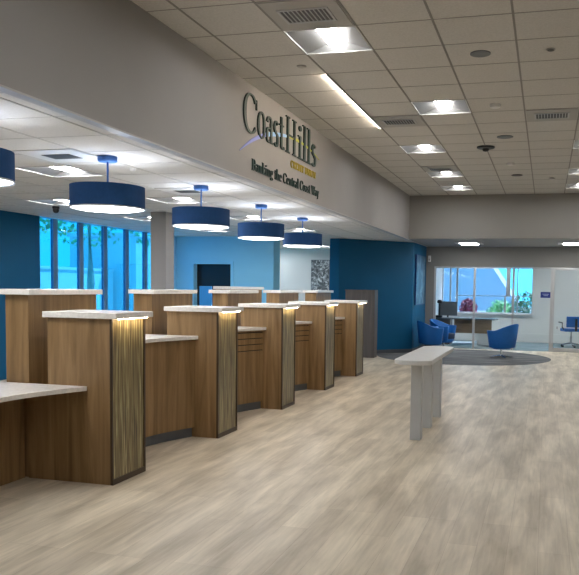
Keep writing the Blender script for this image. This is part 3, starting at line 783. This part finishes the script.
def write(txt, u0, u1, v0, cap, th, mat, gap=.0, space=.32, widths=None):
    tot = sum((space if c == ' ' else G[c][0])+gap for c in txt)-gap
    sx = (u1-u0)/tot; u = u0
    for c in txt:
        if c == ' ': u += (space+gap)*sx; continue
        bm = BM(); glyph(bm, c, u, v0, sx, cap, th)
        obj('letter', bm, mat, sg, loc=(.002, 0, 0)); u += (G[c][0]+gap)*sx
B0 = 3.135-LZ
bm = BM()
write('C', -.01, .37, B0, .39, .016, M['sign_green'])
write('oast', .37, 1.19, B0, .42, .016, M['sign_green'])
write('H', 1.24, 1.65, B0, .42, .016, M['sign_green'])
write('ills', 1.68, 2.43, B0, .42, .016, M['sign_green'])
write('CREDIT UNION', 1.44, 2.42, 2.985-LZ, .085, .012, M['sign_gold'], gap=.04)
write('Banking the Central Coast Way', .235, 2.57, 2.765-LZ, .115, .014, M['sign_green'])
def swoosh(name, pts, mat, x=.004):
    bm = BM(); L = []; Rr = []
    for i, (u, v, w) in enumerate(pts): L.append((u, v+w/2)); Rr.append((u, v-w/2))
    a = [bm.verts.new((0, *p)) for p in L+Rr[::-1]]; c = [bm.verts.new((.006, *p)) for p in L+Rr[::-1]]
    n = len(a)//2
    for S_ in (a, c):
        for i in range(n-1): bm.faces.new((S_[i], S_[i+1], S_[2*n-2-i], S_[2*n-1-i]))
    m = len(a)
    for i in range(m): bm.faces.new((a[i], a[(i+1)%m], c[(i+1)%m], c[i]))
    return obj(name, bm, mat, sg, loc=(x, 0, 0))
def bez(p0, p1, p2, w0, w1, w2, n=14):
    o = []
    for k in range(n+1):
        t_ = k/n; f_ = lambda a, b_, c_: (1-t_)**2*a+2*t_*(1-t_)*b_+t_*t_*c_
        o.append((f_(p0[0], p1[0], p2[0]), f_(p0[1], p1[1], p2[1]), f_(w0, w1, w2)))
    return o
swoosh('swoosh', bez((-.07, .229), (.24, .41), (.66, .53), .006, .05, .045), M['sign_violet'])
swoosh('swoosh', bez((.60, .515), (1.0, .615), (1.40, .648), .045, .06, .02), M['sign_sky'])
swoosh('swoosh', bez((1.28, .64), (1.95, .71), (2.58, .58), .03, .045, .004), M['sign_lime'])

# ------------------------------------------------------------------ outdoors
struct(obj('ground', box(BM(), -60, 40, -30, 80, -.4, -.16), M['concrete']))
def foliage(bm, c, r, n, s, seed):
    rnd = random.Random(seed)
    for _ in range(n):
        d_ = Vector((rnd.gauss(0, 1), rnd.gauss(0, 1), rnd.gauss(0, 1))).normalized()*(rnd.random()**.4)
        p = Vector(c)+Vector((d_.x*r[0], d_.y*r[1], d_.z*r[2]))
        u = Vector((rnd.uniform(-1, 1), rnd.uniform(-1, 1), rnd.uniform(-1, 1))).normalized(); w = u.orthogonal().normalized()
        sz = s*rnd.uniform(.6, 1.3)
        bm.faces.new([bm.verts.new(p+a) for a in (u*sz, w*sz*.5, -u*sz, -w*sz*.5)])
def tree(x, y, h, r, label, seed):
    t = thing('leafy_tree', label, 'tree', (x, y, -.16), 0, 'trees outside the tall windows')
    obj('trunk', tube(BM(), [(0, 0, 0), (.1, .05, h*.3), (.02, .1, h*.6)], [.14, .11, .06]), M['bark'], t)
    b = BM(); foliage(b, (0, 0, h*.74), (r, r, h*.27), 1200, .09, seed)
    obj('crown', b, M['leaf'], t)
tree(-12.2, 14.6, 5.6, 1.7, 'green tree outside, seen at the top of the leftmost window panes', 1)
tree(-12.8, 18.6, 5.8, 1.8, 'green tree outside, seen at the top of the middle window panes', 2)
tree(-12.2, 22.2, 5.8, 1.5, 'green tree outside, behind the window pane beside the column', 3)
nb = thing('neighbouring_wall', 'pale wall standing outside beyond the tall windows', 'wall', (-17, 4, -.16))
obj('body', box(BM(), 0, .3, 0, 22, 0, 2.2), M['stucco'], nb); obj('coping', box(BM(), -.05, .35, 0, 22, 2.201, 2.3), M['stucco'], nb)
nb = thing('neighbouring_building', 'white building corner seen through the window pane beside the column', 'building', (-15.8, 26.2, -.16))
obj('body', box(BM(), -3, 0, 0, 1.15, 0, 3.6), M['stucco'], nb); obj('parapet', box(BM(), -3.1, .06, -.06, 1.21, 3.601, 3.75), M['stucco'], nb)
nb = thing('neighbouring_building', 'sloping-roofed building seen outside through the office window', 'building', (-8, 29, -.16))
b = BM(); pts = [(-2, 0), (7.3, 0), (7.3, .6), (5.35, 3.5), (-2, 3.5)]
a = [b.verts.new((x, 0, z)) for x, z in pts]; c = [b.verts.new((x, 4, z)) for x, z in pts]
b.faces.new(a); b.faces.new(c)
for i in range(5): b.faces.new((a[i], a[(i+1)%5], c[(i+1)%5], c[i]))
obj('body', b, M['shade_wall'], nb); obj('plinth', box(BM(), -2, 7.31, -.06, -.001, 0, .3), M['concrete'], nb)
def shrub(x, y, z, r, mat, label, seed, cat='shrub'):
    t = thing('garden_shrub', label, cat, (x, y, -.16), 0)
    obj('stem', tube(BM(), [(0, 0, 0), (0, 0, z)], .03), M['bark'], t)
    b = BM(); foliage(b, (0, 0, z+.16), (r, r*.7, r), 700, .06, seed); obj('foliage', b, mat, t)
shrub(-2.45, 24.2, .98, .28, M['leaf_red'], 'reddish round shrub outside the office window', 11)
shrub(-1.45, 24.4, .85, .42, M['leaf'], 'light green shrub outside the office window', 12)
shrub(-.62, 24.0, 1.0, .55, M['leaf_dark'], 'dark green shrub outside, at the right end of the office window', 13)
gw = thing('garden_wall', 'low pale garden wall outside the office window', 'wall', (-6, 25.5, -.16))
obj('body', box(BM(), 0, 9, 0, .2, 0, .95), M['stucco'], gw); obj('coping', box(BM(), 0, 9, -.04, .24, .951, 1.0), M['white'], gw)

# ------------------------------------------------------------------ sky and sun
W = bpy.data.worlds.new('sky'); S.world = W; W.use_nodes = True
nt = W.node_tree; bg = nt.nodes['Background']
bg.inputs['Color'].default_value = (.10, .72, 1., 1); bg.inputs['Strength'].default_value = 2.5
su = bpy.data.lights.new('sun', 'SUN'); su.energy = 9; su.angle = .01; su.color = (1, .97, .92)
so = bpy.data.objects.new('sun', su); COL.objects.link(so)
so.rotation_euler = Vector((-.42, -.5, -.95)).to_track_quat('-Z', 'Y').to_euler(); so.location = (0, 30, 20)

# ------------------------------------------------------------------ camera
cd = bpy.data.cameras.new('camera'); cam = bpy.data.objects.new('camera', cd); COL.objects.link(cam)
yaw, pit, roll = math.radians(14.5), math.radians(-3.72), math.radians(.93)
Fv = Vector((-math.sin(yaw), math.cos(yaw), 0)); Rv = Vector((math.cos(yaw), math.sin(yaw), 0)); Uv = Vector((0, 0, 1))
F2 = Fv*math.cos(pit)+Uv*math.sin(pit); U2 = -Fv*math.sin(pit)+Uv*math.cos(pit)
R3 = Rv*math.cos(roll)+U2*math.sin(roll); U3 = -Rv*math.sin(roll)+U2*math.cos(roll)
mt = Matrix((R3, U3, -F2)).transposed().to_4x4(); mt.translation = (0, 0, 1.55); cam.matrix_world = mt
cd.sensor_fit = 'HORIZONTAL'; cd.sensor_width = 36; cd.lens = 736/579*36
cd.shift_x = (289.5-355)/579; cd.shift_y = (336-287.5)/579
cd.clip_start = .05; cd.clip_end = 300
S.camera = cam
S.view_settings.view_transform = 'Standard'; S.view_settings.look = 'None'; S.view_settings.gamma = 1
S.view_settings.exposure = 1.45; S.view_settings.use_curve_mapping = False
S.cycles.use_denoising = True
S.cycles.max_bounces = 10; S.cycles.diffuse_bounces = 5; S.cycles.transparent_max_bounces = 16
S.cycles.sample_clamp_indirect = 8
